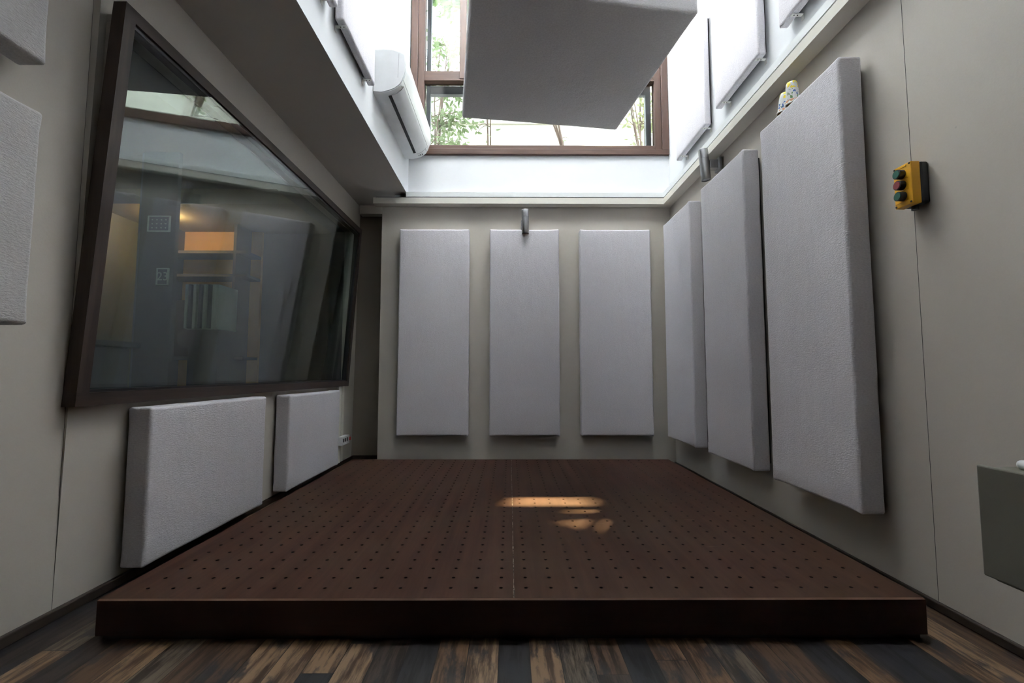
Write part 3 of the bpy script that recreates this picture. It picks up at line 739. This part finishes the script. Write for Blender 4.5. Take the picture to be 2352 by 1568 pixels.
# ------------------------------------------------------------------ garden outside
struct('ground_outside', box((-6, YB+.3, 2.45), (8, 12, 2.6)), M['soil'])
bm = bmesh.new(); bx(bm, (-6, 6.5, 2.6), (8, 6.7, 5.25)); bx(bm, (-6, 6.47, 4.48), (8, 6.5, 4.51))
struct('wall_garden', bm, M['cream'])
def leaf(bm, p, d, s, roll):
    d = d.normalized(); side = d.cross(Vector((0, 0, 1)));
    if side.length < .1: side = Vector((1, 0, 0))
    side = (Matrix.Rotation(roll, 3, d) @ side.normalized()); nrm = d.cross(side)
    P = [p, p+d*s*.35+side*s*.2+nrm*s*.05, p+d*s*.75+side*s*.15+nrm*s*.04, p+d*s, p+d*s*.75-side*s*.15+nrm*s*.04, p+d*s*.35-side*s*.2+nrm*s*.05, p+d*s*.4, p+d*s*.75]
    v = [bm.verts.new(q) for q in P]
    for f in ((0, 1, 6), (1, 2, 7, 6), (2, 3, 7), (3, 4, 7), (4, 5, 6, 7), (5, 0, 6)): bm.faces.new([v[i] for i in f])
def tube_path(bm, pts, r0, r1, n=7):
    rings = []
    for i, p in enumerate(pts):
        a = pts[max(0, i-1)]; b = pts[min(len(pts)-1, i+1)]; q = (b-a).to_track_quat('Z', 'Y'); r = r0+(r1-r0)*i/(len(pts)-1)
        rings.append([bm.verts.new(p+q @ Vector((r*math.cos(2*math.pi*k/n), r*math.sin(2*math.pi*k/n), 0))) for k in range(n)])
    for A, B in zip(rings, rings[1:]):
        for k in range(n): bm.faces.new((A[k], A[(k+1) % n], B[(k+1) % n], B[k]))
def shrub(name, label, cat, base, height, spread, stems, leaves, lsz, mat, lean=(0, 0, 0), z_from=.35, group=None, r0=.018, seed=1):
    rnd = random.Random(seed); t = thing(name, base, label, cat, group); bs = bmesh.new(); bl = bmesh.new(); lean = Vector(lean)
    twigs = []
    for s in range(stems):
        a = rnd.uniform(0, 6.28); pts = []
        for i in range(9):
            u = i/8; pts.append(Vector((math.cos(a)*spread*u*u*.8, math.sin(a)*spread*u*u*.5, height*u)) + lean*u*u + noise.noise_vector(Vector((s*3.3+seed, u*3, 0)))*.10*u)
        tube_path(bs, pts, r0*rnd.uniform(.6, 1), .004); twigs.append(pts)
        for b in range(5):
            k = rnd.randint(3, 7); p = pts[k]; d = Vector((rnd.uniform(-1, 1), rnd.uniform(-.5, .5), rnd.uniform(.1, .9))).normalized()
            q = [p+d*spread*.9*j/4+Vector((0, 0, -.04*j*j*.3)) for j in range(5)]; tube_path(bs, q, .006, .002, 5); twigs.append(q)
    for i in range(leaves):
        tw = rnd.choice(twigs); k = rnd.uniform(.25, .999)*(len(tw)-1); p = tw[int(k)].lerp(tw[min(len(tw)-1, int(k)+1)], k % 1)
        if p.z < height*z_from and rnd.random() < .8: continue
        p = p+Vector((rnd.gauss(0, .05), rnd.gauss(0, .05), rnd.gauss(0, .05)))
        leaf(bl, p, Vector((rnd.uniform(-1, 1), rnd.uniform(-1, 1), rnd.uniform(-.9, .3))), lsz*rnd.uniform(.6, 1.3), rnd.uniform(-1, 1))
    obj('stems', bs, M['bark'], t, True); obj('leaves', bl, mat, t); return t
shrub('garden_shrub', 'dense pale green shrub outside window behind left lower pane', 'shrub', (-1.0, 5.7, 2.6), 2.9, .55, 7, 1500, .085, M['leaf'], seed=3)
shrub('garden_shrub', 'tall leafy shrub outside window filling upper left pane', 'shrub', (-2.6, 5.7, 2.6), 4.4, .35, 5, 1300, .09, M['leaf'], z_from=.6, seed=5)
shrub('garden_sapling', 'thin bare stemmed sapling outside window below the hanging panel, left part', 'sapling', (-.25, 5.4, 2.6), 2.5, .22, 3, 70, .07, M['leaf'], seed=8, r0=.012)
shrub('garden_sapling', 'forked brown branch with few leaves against cream garden wall, window middle', 'sapling', (.85, 5.9, 2.6), 2.6, .5, 3, 60, .07, M['leaf'], lean=(-.35, 0, 0), seed=12, r0=.03)
shrub('garden_shrub', 'leafy green sprays against cream wall behind right end of window', 'shrub', (1.75, 5.8, 2.6), 2.9, .5, 6, 700, .085, M['leaf2'], lean=(0, 0, 0), seed=21, z_from=.45)
# unseen tree added to block the sun; gaps in its crown shape the sun patches
tr = thing('sun_blocking_tree', (3.4, 6.0, 2.6), 'unseen dark leafed tree outside, added to block the sun but for a few gaps', 'tree')
gaps = [((.10, 2.48), (.33, 2.44), .062), ((.32, 2.20), (.54, 2.08), .035)]
def in_gap(p):
    # follow the sun ray from the leaf down to the platform / to the shaft wall
    t_ = (p.z-.122)/SUN_DIR.z*-1; q = p+SUN_DIR*t_
    for (ax, ay), (bx_, by), r in gaps:
        for k in range(9):
            u = k/8; c = Vector((ax+(bx_-ax)*u, ay+(by-ay)*u))
            if (Vector((q.x, q.y))-c).length < r+.05: return True
    t_ = (p.x+.712)/-SUN_DIR.x; q = p+SUN_DIR*t_
    if math.hypot(q.y-3.84, (q.z-2.88)*.5) < .05: return True
    return False
bl = bmesh.new(); rnd = random.Random(4); cnt = 0
while cnt < 15000:
    p = Vector((rnd.uniform(-1.6, 5.0), rnd.uniform(6.1, 9.6), rnd.uniform(8.7, 9.4)))
    cnt += 1
    d = Vector((rnd.uniform(-1, 1), rnd.uniform(-1, 1), rnd.uniform(-.4, .4))).normalized(); s_ = rnd.uniform(.17, .27)
    if in_gap(p) or in_gap(p+d*s_*.5) or in_gap(p+d*s_): continue
    leaf(bl, p, d, s_, rnd.uniform(-.5, .5))
bmesh.ops.translate(bl, verts=bl.verts, vec=-Vector(tr.location)); obj('crown', bl, M['canopy'], tr)
bs = bmesh.new(); tube_path(bs, [Vector((0, 0, 0)), Vector((.05, 0, 2.6)), Vector((-.1, 0, 5)), Vector((-.5, .3, 6.3))], .13, .05, 12)
for e_ in ((-3.0, .4, 6.4), (-1.9, -.1, 6.3), (-1.6, 1.3, 6.5)): tube_path(bs, [Vector((-.1, 0, 5)), Vector((-.7, e_[1]*.4, 5.75)), Vector(e_)], .05, .012, 8)
obj('trunk', bs, M['bark'], tr, True)

cup('upside-down white paper cup with yellow patches, nearer of two on the tall panel', (1.372, 2.112, 2.100), (math.radians(4), math.radians(-5), 0), .86)
cup('upside-down blue printed paper cup, farther of two on the tall panel', (1.372, 2.186, 2.098), (math.radians(-2), math.radians(-5), 2.2), .80)
